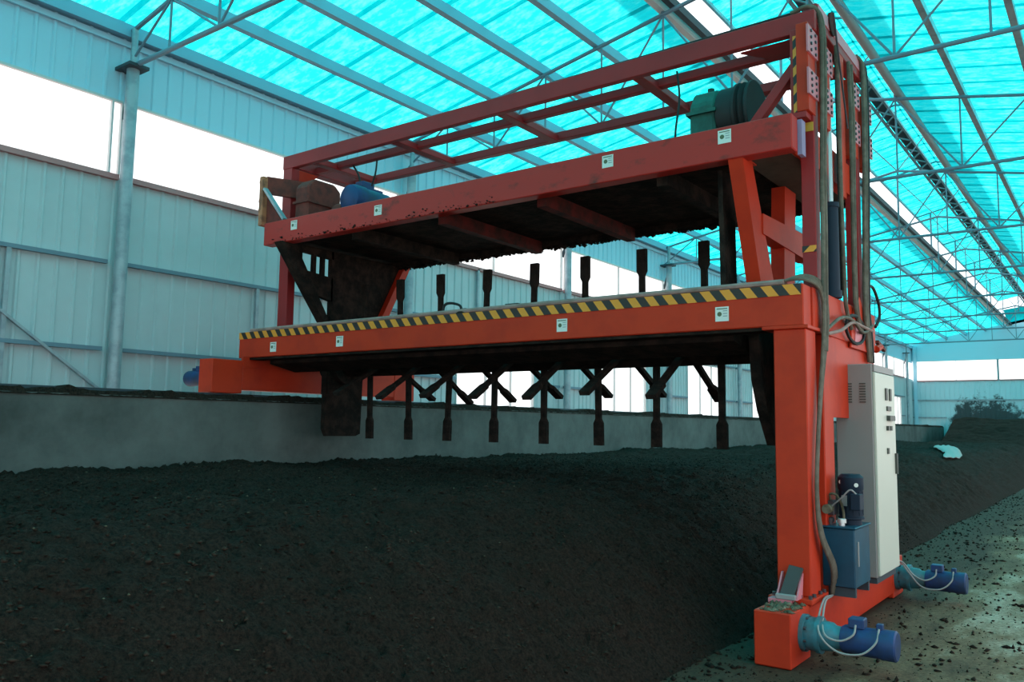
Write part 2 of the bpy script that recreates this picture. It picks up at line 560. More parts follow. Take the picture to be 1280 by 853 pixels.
# windows of the long wall
nwin = [0]
def window(x, a, b, z0, z1, label, mull, plane='x'):
    nwin[0] += 1
    w = empty('window_%d' % nwin[0], (x, (a + b) / 2, z0) if plane == 'x' else ((a + b) / 2, x, z0))
    tag(w, label, 'window', kind='structure')
    L = (b - a) / 2; H = z1 - z0
    def bx(name, u0, u1, d0, d1, w0, w1, m):
        if plane == 'x': mb = MB().box(d0, d1, u0, u1, w0, w1)
        else: mb = MB().box(u0, u1, d0, d1, w0, w1)
        return link(name, mb.mesh(name, m), w)
    sg = 1 if plane == 'x' else -1
    d0, d1 = (0.0, 0.05) if plane == 'x' else (-0.05, 0.0)
    bx('window_sill', -L, L, d0 - 0.02, d1 + 0.02, -0.045, 0.02, M['sillred'])
    bx('head_rail', -L, L, d0, d1, H - 0.03, H, M['framew'])
    fr = []
    edges = [-L] + [-L + 2 * L * t for t in mull] + [L]
    for e in edges:
        bx('mullion', e - 0.012, e + 0.012, d0, d1, 0.02, H - 0.03, M['framew'])
    for p, q in zip(edges[:-1], edges[1:]):
        bx('pane', p + 0.012, q - 0.012, -0.004 * sg, 0.0, 0.02, H - 0.03, M['film'])
    return w
ordn = ['nearest', 'second', 'third', 'fourth', 'fifth', 'sixth', 'seventh', 'eighth', 'ninth', 'tenth', 'eleventh']
for k in range(1, len(TY) - 1):
    if k == 0: continue
    window(WX, TY[k] + 0.12, TY[k + 1] - 0.02, WB, WT,
           '%s bay of the bright high window strip along the cladding wall' % ordn[k - 1], [0.975] if k < 3 else [0.5])
for j, (a, b) in enumerate(LOWWIN):
    if j == len(LOWWIN) - 1: b = min(b, Y1 - 0.3)
    window(WX, a, b, LOW0, 3.46, '%s low bright window standing behind the concrete wall' % ordn[j], [0.35, 0.68])

# low concrete wall carrying the rail
wc = empty('wall_concrete', (-8.6, 0, 0))
tag(wc, 'low stained concrete wall that holds the compost bed', 'wall', kind='structure')
yy = np.arange(Y0, Y1, 0.25)
mb = MB().box(-0.20, 0.20, Y0, Y1, 0.0, 1.85)
link('wall_body', mb.mesh('wall_body', M['conc']), wc)
# rough crust along the top
rs = np.random.RandomState(3)
v = []; f = []
ys = np.concatenate([np.arange(0, 20, 0.05), np.arange(20, Y1, 0.2)])
for q in ys:
    h = 0.028 + 0.05 * max(0, float(vnoise(q, 0, 3.0, 4)) + 0.25) + 0.025 * rs.rand()
    v += [(-0.20, q, 1.85), (-0.16, q, 1.85 + h), (0.16 + 0.02 * rs.rand(), q, 1.85 + h * (0.6 + 0.6 * rs.rand())), (0.205 + 0.01 * rs.rand(), q, 1.83)]
for j in range(len(ys) - 1):
    for c in range(3): f.append((4 * j + c, 4 * j + c + 1, 4 * j + c + 5, 4 * j + c + 4))
me = bpy.data.meshes.new('compost_crust'); me.from_pydata(v, [], f); me.materials.append(M['compost'])
tag(link('compost_crust', me, wc), kind='stuff')
link('crane_rail', MB().box(-0.06, -0.02, Y0, Y1, 1.85, 1.925).mesh('crane_rail', M['darksteel']), wc)

# end wall
we = empty('wall_back', (0, Y1, 0))
tag(we, 'far end wall of ribbed cladding splashed with dark compost', 'wall', kind='structure')
EB, ET = 4.50, 5.65
x = WX
me_e1 = clad_mesh('wall_panel_end_low', EB, 1.0, M['endclad'], 'x')
while x < RX - 0.01:
    link('wall_panel', me_e1, we, (x, 0, 0))
    zt = min(roofz(x), roofz(x + 1.0)) ; zh = max(roofz(x), roofz(x + 1.0))
    mb = MB().prism([(x, ET), (x + 1.0, ET), (x + 1.0, roofz(x + 1.0) + .13), (x, roofz(x) + .13)], 'y', 0.0, 0.05)
    link('wall_panel', mb.mesh('wall_panel_top', M['cladup']), we)
    x += 1.0
link('corner_post', MB().box(WX + 0.12, WX + 0.30, -0.12, 0.0, 0, 6.5).mesh('corner_post', M['cladup']), we)
link('girt', MB().box(WX, RX, -0.06, -0.02, 3.35, 3.42).mesh('girt', M['galv']), we)
link('girt', MB().box(WX, -8.2, -0.06, -0.02, 2.35, 2.42).mesh('girt', M['galv']), we)
for a, b in ((WX + 0.3, -5.62), (-5.54, -1.2), (-1.1, 2.0)):
    window(Y1, a, b, EB, ET, {WX + 0.3: 'bright strip window in the end wall beside the corner', -5.54: 'bright strip window in the middle of the end wall', -1.1: 'bright strip window of the end wall over the aisle'}[a], [0.5], 'y')
link('post', MB().box(-5.62, -5.54, -0.05, 0.03, EB, ET).mesh('post', M['galv']), we)
# gable of the ridge monitor: cyan sheet with an open slot above
link('gable_sheet', MB().prism([(-5.0, 7.5), (-4.0, 7.7), (-3.0, 7.5), (-2.8, 8.38), (-4.0, 8.55), (-5.2, 8.38)], 'y', 0.0, 0.01).mesh('gable_sheet', M['frp']), we)

# open far side of the aisle and open near end (out of view, lets the daylight in)
wr = empty('wall_right', (RX, 0, 0))
tag(wr, 'open long side of the hall with a cladding band under the eave', 'wall', kind='structure')
link('wall_band', MB().box(0, 0.06, Y0, Y1, 4.4, 6.5).mesh('wall_band', M['clad']), wr)
link('kerb', MB().box(0, 0.2, Y0, Y1, 0, 0.5).mesh('kerb', M['conc']), wr)
wf = empty('wall_front', (0, Y0, 0))
tag(wf, 'open near end of the hall with a cladding gable', 'wall', kind='structure')
link('gable', MB().prism([(WX, 3.6), (RX, 3.6), (RX, 6.5), (-4, 7.6), (WX, 6.5)], 'y', -0.06, 0.0).mesh('gable', M['clad']), wf)

# ---- roof: sheets, purlins, ridge monitor
rf = empty('ceiling', (-4, 0, 6.5))
tag(rf, 'cyan translucent sheet roof with steel purlins and raised ridge', 'roof', kind='structure')
RO = (-4, 0, 6.5)
SW = 0.72
def sheet_mesh(name, xa, za, xb, zb):
    n = 25
    v = []; f = []
    W = SW + 0.09
    for px, pz in ((xa, za), (xb, zb)):
        for i in range(n):
            t = i / (n - 1)
            v.append((px - RO[0], W * t, pz - RO[2] + 0.011 * math.cos(t * 2 * math.pi * 9) + (0.02 if t < 0.04 else 0.0) * 0 + 0.012 * t))
    for i in range(n - 1): f.append((i, i + 1, n + i + 1, n + i))
    me = bpy.data.meshes.new(name)
    me.from_pydata(v, [], f)
    for p in me.polygons: p.use_smooth = True
    me.materials.append(M['frp'])
    return me
PU = 0.10
shL = sheet_mesh('roof_sheet_l', WX - 0.2, roofz(WX - 0.2) + PU, -5.0, roofz(-5.0) + PU)
shR = sheet_mesh('roof_sheet_r', RX + 0.2, roofz(RX + 0.2) + PU, -3.0, roofz(-3.0) + PU)
MR, ME = 9.28, 8.93
mL = sheet_mesh('ridge_sheet_l', -5.5, ME, -3.98, MR)
mR = sheet_mesh('ridge_sheet_r', -2.5, ME, -4.02, MR)
y = Y0
while y < Y1 - 0.05:
    for me in (shL, shR, mL, mR):
        link('roof_sheet', me, rf, (0, y, 0))
    y += SW
def rel(mb, name, m, smooth=False): return link(name, mb.mesh(name, m, RO, smooth), rf)
for x in (-9.05, -8.07, -7.08, -6.1):
    rel(MB().bar((x, Y0, roofz(x) + 0.0), (x, Y1, roofz(x) + 0.0), 0.10, 0.15), 'purlin', M['purlin'])
for x in (-1.97, -0.96, 0.05, 1.05):
    rel(MB().bar((x, Y0, roofz(x) + 0.02), (x, Y1, roofz(x) + 0.02), 0.09, 0.12), 'purlin', M['galv'])
rel(MB().cyl((-2.95, Y0, roofz(-3)), (-2.95, Y1, roofz(-3)), 0.07, 12), 'ridge_pipe', M['ridgepipe'], True)
rel(MB().bar((-5.02, Y0, roofz(-5)), (-5.02, Y1, roofz(-5)), 0.10, 0.12), 'ridge_purlin', M['framew'])
rel(MB().bar((-4.86, Y0, roofz(-5) + 0.03), (-4.86, Y1, roofz(-5) + 0.03), 0.09, 0.12), 'ridge_purlin', M['darksteel'])
for x in (-5.45, -2.55):
    rel(MB().bar((x, Y0, ME - 0.03), (x, Y1, ME - 0.03), 0.05, 0.07), 'monitor_rail', M['galv'])
rel(MB().box(-4.12, -3.88, Y0, Y1, 8.70, 8.76), 'ridge_walkway', M['darksteel'])
for x in (-4.14, -3.86):
    rel(MB().bar((x, Y0, 8.64), (x, Y1, 8.64), 0.05, 0.05), 'girder_chord', M['galv'])
zz = MB(); 
k = 0
lat = MB().bar((-4.14, 0, 8.64), (-3.86, 0.5, 8.64), 0.03, 0.03).mesh('girder_web_a', M['galv'], RO)
lat2 = MB().bar((-3.86, 0.5, 8.64), (-4.14, 1.0, 8.64), 0.03, 0.03).mesh('girder_web_b', M['galv'], RO)
q = 4.0
while q < 50:
    link('girder_web', lat, rf, (0, q, 0)); link('girder_web', lat2, rf, (0, q, 0)); q += 1.0

# ---- trusses
def make_truss():
    parts = []
    BZ = 6.01
    def tz(x): return roofz(x) - 0.10
    def tub(name, p, q, r):
        parts.append((name, MB().cyl(p, q, r, 8).mesh('truss_' + name, M['truss'], (0, 0, 0), True)))
    tub('bottom_chord', (WX + 0.05, 0, BZ), (RX - 0.05, 0, BZ), 0.032)
    tub('top_chord', (WX + 0.05, 0, tz(WX)), (-4, 0, tz(-4.0) ), 0.03)
    tub('top_chord', (RX - 0.05, 0, tz(RX)), (-4, 0, tz(-4.0) ), 0.03)
    for x in range(-9, 2):
        tub('vertical', (x, 0, BZ), (x, 0, tz(x)), 0.016)
    pts = [(-10, BZ), (-9, tz(-9)), (-8, BZ), (-7, tz(-7)), (-6, BZ), (-5, tz(-5)), (-4, BZ), (-3, tz(-3)), (-2, BZ), (-1, tz(-1)), (0, BZ), (1, tz(1)), (2, BZ)]
    for (a, za), (b, zb) in zip(pts[:-1], pts[1:]):
        tub('diagonal', (a + (0.05 if a == -10 else 0), 0, za), (b, 0, zb), 0.016)
    for x in (-5, -3):
        tub('monitor_post', (x, 0, tz(x)), (x, 0, ME + 0.02), 0.03)
        tub('monitor_rafter', (x + (-0.45 if x == -5 else 0.45), 0, ME - 0.07), (-4, 0, MR - 0.08), 0.025)
        tub('monitor_brace', (x, 0, ME - 0.1), (-4, 0, tz(-4)), 0.014)
    return parts
tparts = make_truss()
for k, ty in enumerate(TY):
    if k == 0 or k == len(TY) - 1: continue
    t = empty('roof_truss', (0, ty, 0))
    if k == 1: lab = 'steel roof truss above the camera, nearest of all the trusses'
    else: lab = '%s steel tube roof truss counted from the near end, spanning the hall' % ordn[k - 1]
    tag(t, lab, 'truss', 'roof trusses of the hall')
    for nm, me in tparts:
        link(nm, me, t)

# ---- round columns along the long wall
colm = MB().cyl((0, 0, 0), (0, 0, 5.98), 0.076, 16).mesh('column_shaft', M['galv'], (0, 0, 0), True)
capm = MB().box(-0.20, 0.15, -0.13, 0.13, 5.96, 6.0).mesh('cap_plate', M['darksteel'])
arm1 = MB().bar((-0.02, 0.0, 5.75), (-0.16, 0.0, 5.35), 0.05, 0.04, (0, 1, 0)).mesh('cap_bracket', M['darksteel'])
stubm = MB().cyl((0, 0, 6.0), (0, 0, 6.5), 0.04, 10).mesh('stub_post', M['galv'], (0, 0, 0), True)
for k, ty in enumerate(TY):
    if k == 0: continue
    c = empty('steel_column', (WX + 0.20, ty, 0))
    tag(c, '%s round steel column from the near end, against the cladding wall' % ordn[k - 1], 'column', 'columns of the cladding wall')
    for nm, me in (('shaft', colm), ('cap_plate', capm), ('bracket', arm1), ('stub_post', stubm)):
        link(nm, me, c)

# ================================================================== COMPOST
def bedz(x, y):
    x = np.asarray(x, float); y = np.asarray(y, float)
    toe = -2.45 + 0.12 * vnoise(y, y * 0 + 3, 0.5, 11)
    s = np.clip((toe - x) / 1.75, 0, 1)
    z = 1.07 * (1 - (1 - s) ** 1.8)
    s2 = np.clip(s * 3, 0, 1)
    z = z + s2 * (0.10 * vnoise(x, y, 0.45, 1) + 0.07 * vnoise(x, y, 1.3, 2))
    z = z + 0.02 * np.clip((-7.4 - x), 0, 1)
    return z - 0.01 * (1 - s2)
def rough(x, y, s):
    return s * (0.05 * vnoise(x, y, 4, 5) + 0.035 * vnoise(x, y, 9, 6) + 0.05 * vnoise(x, y, 17, 7) + 0.045 * vnoise(x, y, 33, 8))
xs = np.arange(-8.395, -2.2, 0.03)
ys = np.concatenate([np.arange(-2.5, 10, 0.032), np.arange(10, 22, 0.08), np.arange(22, 43.2, 0.2)])
X, Yg = np.meshgrid(xs, ys)
Z = bedz(X, Yg)
Z = Z + rough(X, Yg, np.clip(Z * 4, 0.0, 1.0))
nx, ny = len(xs), len(ys)
def grid_obj(name, X, Y, Z, material):
    ny, nx = X.shape
    V = np.stack([X.ravel(), Y.ravel(), Z.ravel()], 1)
    idx = np.arange(nx * ny).reshape(ny, nx)
    F = np.stack([idx[:-1, :-1].ravel(), idx[:-1, 1:].ravel(), idx[1:, 1:].ravel(), idx[1:, :-1].ravel()], 1)
    me = bpy.data.meshes.new(name)
    me.vertices.add(len(V)); me.vertices.foreach_set('co', V.astype(np.float32).ravel())
    me.loops.add(F.size); me.loops.foreach_set('vertex_index', F.astype(np.int32).ravel())
    me.polygons.add(len(F)); me.polygons.foreach_set('loop_start', np.arange(0, F.size, 4, dtype=np.int32))
    me.polygons.foreach_set('loop_total', np.full(len(F), 4, dtype=np.int32))
    me.update(); me.validate()
    me.materials.append(material)
    return link(name, me)
bed = o = grid_obj('compost_bed', X, Yg, Z, M['compost'])
tag(o, 'dark crumbly compost bed filling the trench under the turning machine', 'compost', kind='stuff')

# heap at the end wall
hx = np.arange(-8.35, 2.0, 0.07); hy = np.arange(41.0, 52.88, 0.07)
HX, HY = np.meshgrid(hx, hy)
hh = np.clip((HY - 42.3) / 7.0, 0, 1)
edge = np.clip((HX + 8.25) / 1.0, 0, 1)
HZ = (2.25 * (hh ** 0.9) * (edge * edge * (3 - 2 * edge)) + 0.25 * hh * vnoise(HX, HY, 0.6, 21)) + 0.10 * vnoise(HX, HY, 2.0, 22) * hh + 0.06 * vnoise(HX, HY, 6, 23) * np.clip(hh * 5, 0, 1) - 0.02
o = grid_obj('compost_heap', HX, HY, HZ, M['compost'])
tag(o, 'tall dark compost heap piled against the far end wall', 'compost', kind='stuff')

# loose crumbs (uncountable): on the bed and on the aisle floor
def crumbs(name, pts, sizes, material, seed):
    rs = np.random.RandomState(seed)
    base = np.array([(1, 0, 0), (-1, 0, 0), (0, 1, 0), (0, -1, 0), (0, 0, 1), (0, 0, -1)], float)
    tri = np.array([(0, 2, 4), (2, 1, 4), (1, 3, 4), (3, 0, 4), (2, 0, 5), (1, 2, 5), (3, 1, 5), (0, 3, 5)])
    n = len(pts)
    sc = (0.45 + 0.9 * rs.rand(n, 6, 1)) * sizes[:, None, None]
    an = rs.rand(n) * 6.283
    st = np.stack([0.7 + rs.rand(n) * 1.2, 0.6 + rs.rand(n) * 0.5, 0.5 + rs.rand(n) * 0.5], 1)
    b = base[None] * sc * st[:, None, :]
    ca, sa = np.cos(an)[:, None], np.sin(an)[:, None]
    bx = b[..., 0] * ca - b[..., 1] * sa; by = b[..., 0] * sa + b[..., 1] * ca
    V = np.stack([bx, by, b[..., 2]], -1) + pts[:, None, :]
    F = (np.arange(n)[:, None, None] * 6 + tri[None]).reshape(-1, 3)
    V = V.reshape(-1, 3)
    me = bpy.data.meshes.new(name)
    me.vertices.add(len(V)); me.vertices.foreach_set('co', V.astype(np.float32).ravel())
    me.loops.add(F.size); me.loops.foreach_set('vertex_index', F.astype(np.int32).ravel())
    me.polygons.add(len(F)); me.polygons.foreach_set('loop_start', np.arange(0, F.size, 3, dtype=np.int32))
    me.polygons.foreach_set('loop_total', np.full(len(F), 3, dtype=np.int32))
    me.update(); me.validate()
    me.materials.append(material)
    return link(name, me)
rs = np.random.RandomState(5)
n = 42000
px = -8.3 + 5.9 * rs.rand(n); py = 0.3 + 13.0 * rs.rand(n) ** 1.4
pz = bedz(px, py); pz = pz + rough(px, py, np.clip(pz * 4, 0, 1))
o = crumbs('compost_crumbs', np.stack([px, py, pz + 0.004], 1), 0.005 + 0.012 * rs.rand(n) ** 3, M['crumb'], 6)
o.parent = bed; tag(o, kind='stuff')
n = 350
px = -8.3 + 5.9 * rs.rand(n); py = 0.3 + 10.0 * rs.rand(n) ** 1.4
pz = bedz(px, py); pz = pz + rough(px, py, np.clip(pz * 4, 0, 1))
o = crumbs('straw_flecks', np.stack([px, py, pz + 0.008], 1), 0.004 + 0.006 * rs.rand(n), M['crumbpale'], 8)
o.parent = bed; tag(o, kind='stuff')
n = 14000
px = -2.5 + 3.6 * rs.rand(n) ** 1.5; py = 3.6 + 22 * rs.rand(n) ** 1.6
keep = ~((px < -1.83) & (px > -2.16) & (py > 5.6) & (py < 9.2))
px = px[keep]; py = py[keep]; n = len(px)
sz = 0.004 + 0.024 * rs.rand(n) ** 6
o = crumbs('floor_crumbs', np.stack([px, py, sz * 0.35], 1), sz, M['crumb'], 9)
o.parent = flo; tag(o, kind='stuff')

# white plastic sheet on the far part of the bed
outl_a = [(-4.40, 25.95), (-4.13, 25.1), (-3.86, 24.4), (-3.75, 23.4), (-3.59, 22.45)]
outl_b = [(-5.05, 31.3), (-4.80, 31.0), (-4.15, 28.0), (-3.55, 25.0), (-3.50, 23.95)]
sv = []; sf = []
nn, mm = 13, 7
for i in range(nn):
    t = i / (nn - 1) * 4; k = min(int(t), 3); u = t - k
    for j in range(mm):
        w = j / (mm - 1)
        ax = outl_a[k][0] * (1 - u) + outl_a[k + 1][0] * u; ay = outl_a[k][1] * (1 - u) + outl_a[k + 1][1] * u
        bx = outl_b[k][0] * (1 - u) + outl_b[k + 1][0] * u; by = outl_b[k][1] * (1 - u) + outl_b[k + 1][1] * u
        x = ax * (1 - w) + bx * w; yy = ay * (1 - w) + by * w
        sv.append((x, yy, float(bedz(x, yy)) + 0.07 + 0.03 * math.sin(2.3 * i + 1.7 * j) * math.cos(1.1 * i - 2 * j)))
for i in range(nn - 1):
    for j in range(mm - 1):
        sf.append((i * mm + j, (i + 1) * mm + j, (i + 1) * mm + j + 1, i * mm + j + 1))
me = bpy.data.meshes.new('plastic_sheet'); me.from_pydata(sv, [], sf); me.materials.append(M['sheetw'])
for p in me.polygons: p.use_smooth = True
o = link('plastic_sheet', me)
so = o.modifiers.new('thick', 'SOLIDIFY'); so.thickness = 0.01
tag(o, 'crumpled white plastic sheet lying on the far compost bed', 'plastic sheet')

# ================================================================== THE TURNING MACHINE
MO = (-2.0, 6.2, 0.0)
mc = empty('compost_turner', MO)
tag(mc, 'large red steel compost turning machine bridging the dark compost bed', 'compost turner')
def part(name, mb, m, parent=None, bev=0.0, smooth=False, label=None):
    o = link(name, mb.mesh(name, m if not isinstance(m, str) else M[m], MO, smooth), parent or mc)
    if bev: bevel(o, bev)
    if label: o['label'] = label
    return o

# end trucks --------------------------------------------------------
def truck(x0, x1, y0, y1, z0, z1):
    b = part('end_truck', MB().box(x0, x1, y0 + 0.42, y1 - 0.42, z0 + 0.05, z1 - 0.02), 'red', bev=0.008)
    for a in (y0, y1 - 0.42):
        part('wheel_box', MB().box(x0 - 0.003, x1 + 0.003, a, a + 0.42, z0 + 0.005, z1), 'red', b, bev=0.008)
        part('wheel', MB().cyl(((x0 + x1) / 2 - 0.04, a + 0.21, z0 + 0.13), ((x0 + x1) / 2 + 0.04, a + 0.21, z0 + 0.13), 0.13, 20), 'darksteel', b, smooth=True)
    return b
trR = truck(-2.115, -1.868, 5.685, 9.12, 0.0, 0.368)
trL = truck(-8.83, -8.57, 5.685, 9.12, 1.925, 2.33)
# gear motors
def gearmotor(x, s, y, z, dy, dz):
    ax = lambda t: (x + s * t, y, z)
    b = part('gearmotor', MB().lathe(ax(0), ax(1), [(0, .125), (.03, .125), (.031, .105), (.06, .112), (.10, .112), (.101, .124), (.13, .124), (.131, .10), (.20, .094), (.22, .078), (.27, .074)], 24), 'teal', smooth=True, label='teal gear housing with flange rings')
    part('motor_body', MB().lathe(ax(.26), ax(1), [(0, .082), (.02, .094), (.24, .094), (.25, .098), (.335, .098), (.345, .088)], 24), 'motorblue', b, smooth=True)
    part('terminal_box', MB().box(x + s * .36 - .05, x + s * .36 + .05, y - .05, y + .05, z + .085, z + .15), 'motorblue', b, bev=.006)
    part('lifting_eye', MB().box(x + s * .50 - .02, x + s * .50 + .02, y - .025, y + .025, z + .085, z + .13), 'motorblue', b, bev=.004)
    if s > 0:
        part('cable', MB().tube([(x + s * .03, y + dy, z + dz), (x + s * .06, y + dy * .45, z + .18), (x + s * .14, y - .13, z + .06), (x + s * .25, y - .15, z - .05), (x + s * .40, y - .14, z - .055), (x + s * .49, y - .10, z + .02), (x + s * .50, y - .03, z + .10)], .007, 6), 'wire', b, smooth=True)
        part('cable', MB().tube([(x + s * .035, y + dy - .03, z + dz), (x + s * .08, y + dy * .4, z + .17), (x + s * .17, y - .12, z + .05), (x + s * .27, y - .13, z + .01), (x + s * .35, y - .09, z + .05), (x + s * .36, y - .05, z + .11)], .007, 6), 'wire', b, smooth=True)
    for a in range(8):
        an = a * math.pi / 4 + .3
        p = (x + s * .028, y + .108 * math.cos(an), z + .108 * math.sin(an))
        part('bolt', MB().cyl(p, (p[0] + s * .02, p[1], p[2]), .011, 6), 'bolt', b)
    return b
gearmotor(-1.865, 1, 5.95, 0.205, .62, .16)
gearmotor(-1.865, 1, 8.85, 0.195, -.42, .17)
gearmotor(-8.833, -1, 5.95, 2.12, .5, .2)
gearmotor(-8.833, -1, 8.85, 2.12, -.4, .2)

# legs, base plate -------------------------------------------------
part('leg', MB().box(-2.115, -1.872, 6.17, 6.41, 0.40, 2.345), 'red', bev=0.008)
part('leg', MB().box(-2.10, -1.875, 6.60, 6.86, 0.36, 2.345), 'red', bev=0.008)
part('leg', MB().box(-2.115, -1.872, 7.98, 8.22, 0.36, 2.345), 'red', bev=0.008)
bp_ = part('base_plate', MB().box(-2.15, -1.838, 6.075, 6.475, 0.366, 0.402), 'red', bev=0.004)
for bx in (-1.86, -2.12):
    for by in (6.11, 6.2, 6.35, 6.44):
        part('bolt', MB().cyl((bx, by, 0.402), (bx, by, 0.425), 0.014, 6), 'bolt', bp_)
for bx in (-1.93, -2.0):
    part('bolt', MB().cyl((bx, 6.105, 0.402), (bx, 6.105, 0.425), 0.014, 6), 'bolt', bp_)
# wiper/limit stop leaning on the foot of the leg
ls = part('rail_wiper', MB().box(-2.125, -1.955, 5.99, 6.09, 0.366, 0.40), 'pink', bev=.004, label='pinkish wiper bracket with dark pad')
part('pad', MB().bar((-1.997, 6.02, 0.42), (-1.965, 6.14, 0.61), 0.10, 0.025, (0, -1, .5)), 'pad', ls)
for a in (-2.066, -1.925):
    part('side_bracket', MB().prism([(6.0, .40), (6.12, .40), (6.155, .57), (6.13, .57)], 'x', a - .006, a + .006), 'pink', ls)
part('cross_plate', MB().box(-2.07, -1.93, 5.985, 6.02, 0.40, 0.435), 'wire', ls, bev=.004)
# dried mud on the truck
rs = np.random.RandomState(12)
n = 420
px = -2.09 + .21 * rs.rand(n); py = np.where(rs.rand(n) < .35, 5.7 + .36 * rs.rand(n), 6.5 + 2.5 * rs.rand(n))
pts = np.stack([px - MO[0], py - MO[1], np.where((py < 6.1) | (py > 8.7), .370, .352) + .004 * rs.rand(n) - MO[2]], 1)
mu = crumbs('dried_mud', pts, .008 + .022 * rs.rand(n) ** 2, M['mud'], 14)
mu.parent = mc
tag(mu, kind='stuff')
part('loose_board', MB().bar((-1.905, 6.92, .372), (-1.885, 7.28, .377), .06, .025), 'sticker', label='pale offcut of board')
part('loose_board', MB().bar((-1.955, 7.05, .375), (-1.90, 7.45, .372), .05, .02), 'mud')

# hydraulic unit ----------------------------------------------------
hu = part('hydraulic_tank', MB().box(-1.91, -1.672, 6.585, 7.03, 0.425, 0.86), 'tank', bev=.008, label='deep blue hydraulic oil tank')
part('tank_lid', MB().box(-1.925, -1.66, 6.57, 7.045, 0.86, 0.875), 'tank', hu, bev=.004)
for yy in (6.61, 6.99):
    part('tank_foot', MB().box(-1.90, -1.68, yy, yy + .035, .355, .425), 'darksteel', hu)
part('level_gauge', MB().box(-1.672, -1.664, 6.66, 6.68, .58, .76), 'wire', hu)
mo = part('pump_motor', MB().lathe((-1.745, 6.80, .875), (-1.745, 6.80, 2), [(0, .075), (.04, .075), (.045, .095), (.06, .095), (.065, .088), (.26, .088), (.27, .094), (.36, .094), (.385, .07)], 24), 'cylblue', smooth=True, label='dark blue upright electric pump motor')
for a in range(12):
    an = a * math.pi / 6
    part('cooling_fin', MB().bar((-1.745 + .088 * math.cos(an), 6.80 + .088 * math.sin(an), .95), (-1.745 + .088 * math.cos(an), 6.80 + .088 * math.sin(an), 1.13), .006, .018, (-math.sin(an), math.cos(an), 0)), 'cylblue', mo)
part('terminal_box', MB().box(-1.70, -1.63, 6.60, 6.70, 1.0, 1.12), 'cylblue', mo, bev=.005)
part('name_plate', MB().box(-1.79, -1.75, 6.702, 6.708, 1.02, 1.10), 'wire', mo)
part('white_dot', MB().cyl((-1.80, 6.735, 1.20), (-1.804, 6.728, 1.20), .014, 12), 'sticker', mo)
part('white_dot', MB().cyl((-1.69, 6.735, 1.18), (-1.685, 6.725, 1.18), .016, 12), 'sticker', mo)
part('filler_cap', MB().lathe((-1.78, 6.66, .875), (-1.78, 6.66, 1), [(0, .022), (.02, .022), (.021, .034), (.05, .034), (.055, .028)], 16), 'chrome', hu, smooth=True)
part('filler_cap', MB().lathe((-1.87, 6.68, .875), (-1.87, 6.68, 1), [(0, .022), (.02, .022), (.021, .03), (.05, .03), (.055, .024)], 16), 'bolt', hu, smooth=True)
vb = part('valve_block', MB().box(-1.90, -1.83, 6.64, 6.76, .95, 1.06), 'bolt', bev=.006)
part('valve_coil', MB().cyl((-1.865, 6.66, 1.0), (-1.865, 6.56, 1.0), .035, 14), 'mud', vb, smooth=True)
part('valve_pipe', MB().tube([(-1.86, 6.66, 1.06), (-1.85, 6.62, 1.11), (-1.80, 6.62, 1.10), (-1.77, 6.66, 1.0), (-1.77, 6.68, .88)], .01, 6), 'mud', vb, smooth=True)
part('valve_pipe', MB().tube([(-1.84, 6.62, 1.02), (-1.76, 6.60, 1.09), (-1.70, 6.60, 1.15), (-1.66, 6.62, 1.12)], .006, 6), 'wire', vb, smooth=True)

# control cabinet ----------------------------------------------------
cb = part('control_cabinet', MB().box(-1.985, -1.69, 7.33, 8.06, 0.40, 2.155), 'cabside', bev=.006, label='tall grey control cabinet with a cream door')
dr = part('cabinet_door', MB().box(-1.69, -1.668, 7.345, 8.05, 0.415, 2.085), 'cabdoor', cb, bev=.004)
part('top_panel', MB().box(-1.69, -1.672, 7.34, 8.055, 2.093, 2.15), 'cabside', cb)
part('plinth', MB().box(-1.96, -1.70, 7.36, 8.03, 0.35, 0.40), 'darksteel', cb)
def dbx(name, y0, y1, z0, z1, m, t=.012): return part(name, MB().box(-1.668, -1.668 + t, y0, y1, z0, z1), m, cb)
for yy in (7.68, 7.83): dbx('gauge', yy, yy + .06, 1.86, 1.965, 'switch')
dbx('switch_label', 7.72, 7.86, 1.77, 1.81, 'switch')
dbx('door_lever', 7.72, 7.93, 1.685, 1.73, 'switch', .03)
dbx('push_button', 7.70, 7.76, 1.60, 1.64, 'switch', .02)
dbx('push_button', 7.80, 7.85, 1.60, 1.64, 'switch', .02)
dbx('lock', 7.70, 7.75, 1.40, 1.45, 'switch')
dbx('door_handle', 7.99, 8.02, 1.22, 1.40, 'switch', .02)
for cx in (-1.90, -1.79):
    for i in range(8):
        part('vent_slot', MB().box(cx, cx + .05, 7.322, 7.332, 1.83 + i * .022, 1.84 + i * .022), 'switch', cb)

# lower frame --------------------------------------------------------
lb = part('lower_beam', MB().box(-8.76, -1.885, 6.17, 6.36, 2.37, 2.685), 'red', bev=.008)
part('hazard_tape', MB().box(-8.755, -1.90, 6.163, 6.17, 2.60, 2.683), 'hazard', lb)
part('lower_beam', MB().box(-8.76, -1.885, 8.03, 8.22, 2.37, 2.685), 'red', bev=.008)
part('bottom_lip', MB().box(-8.70, -2.20, 6.19, 6.37, 2.345, 2.37), 'caked', lb)
part('flange_plate', MB().box(-2.195, -1.85, 6.15, 6.46, 2.345, 2.372), 'red', lb, bev=.004)
part('side_beam', MB().box(-2.11, -1.87, 6.36, 8.30, 2.345, 2.68), 'red', bev=.006)
part('side_plate', MB().box(-1.915, -1.88, 6.86, 8.25, 1.70, 2.345), 'red')
part('side_beam', MB().box(-8.76, -8.64, 6.36, 8.03, 2.37, 2.68), 'red', bev=.006)
part('side_plate', MB().box(-8.60, -8.56, 6.10, 8.40, 2.25, 2.38), 'red')
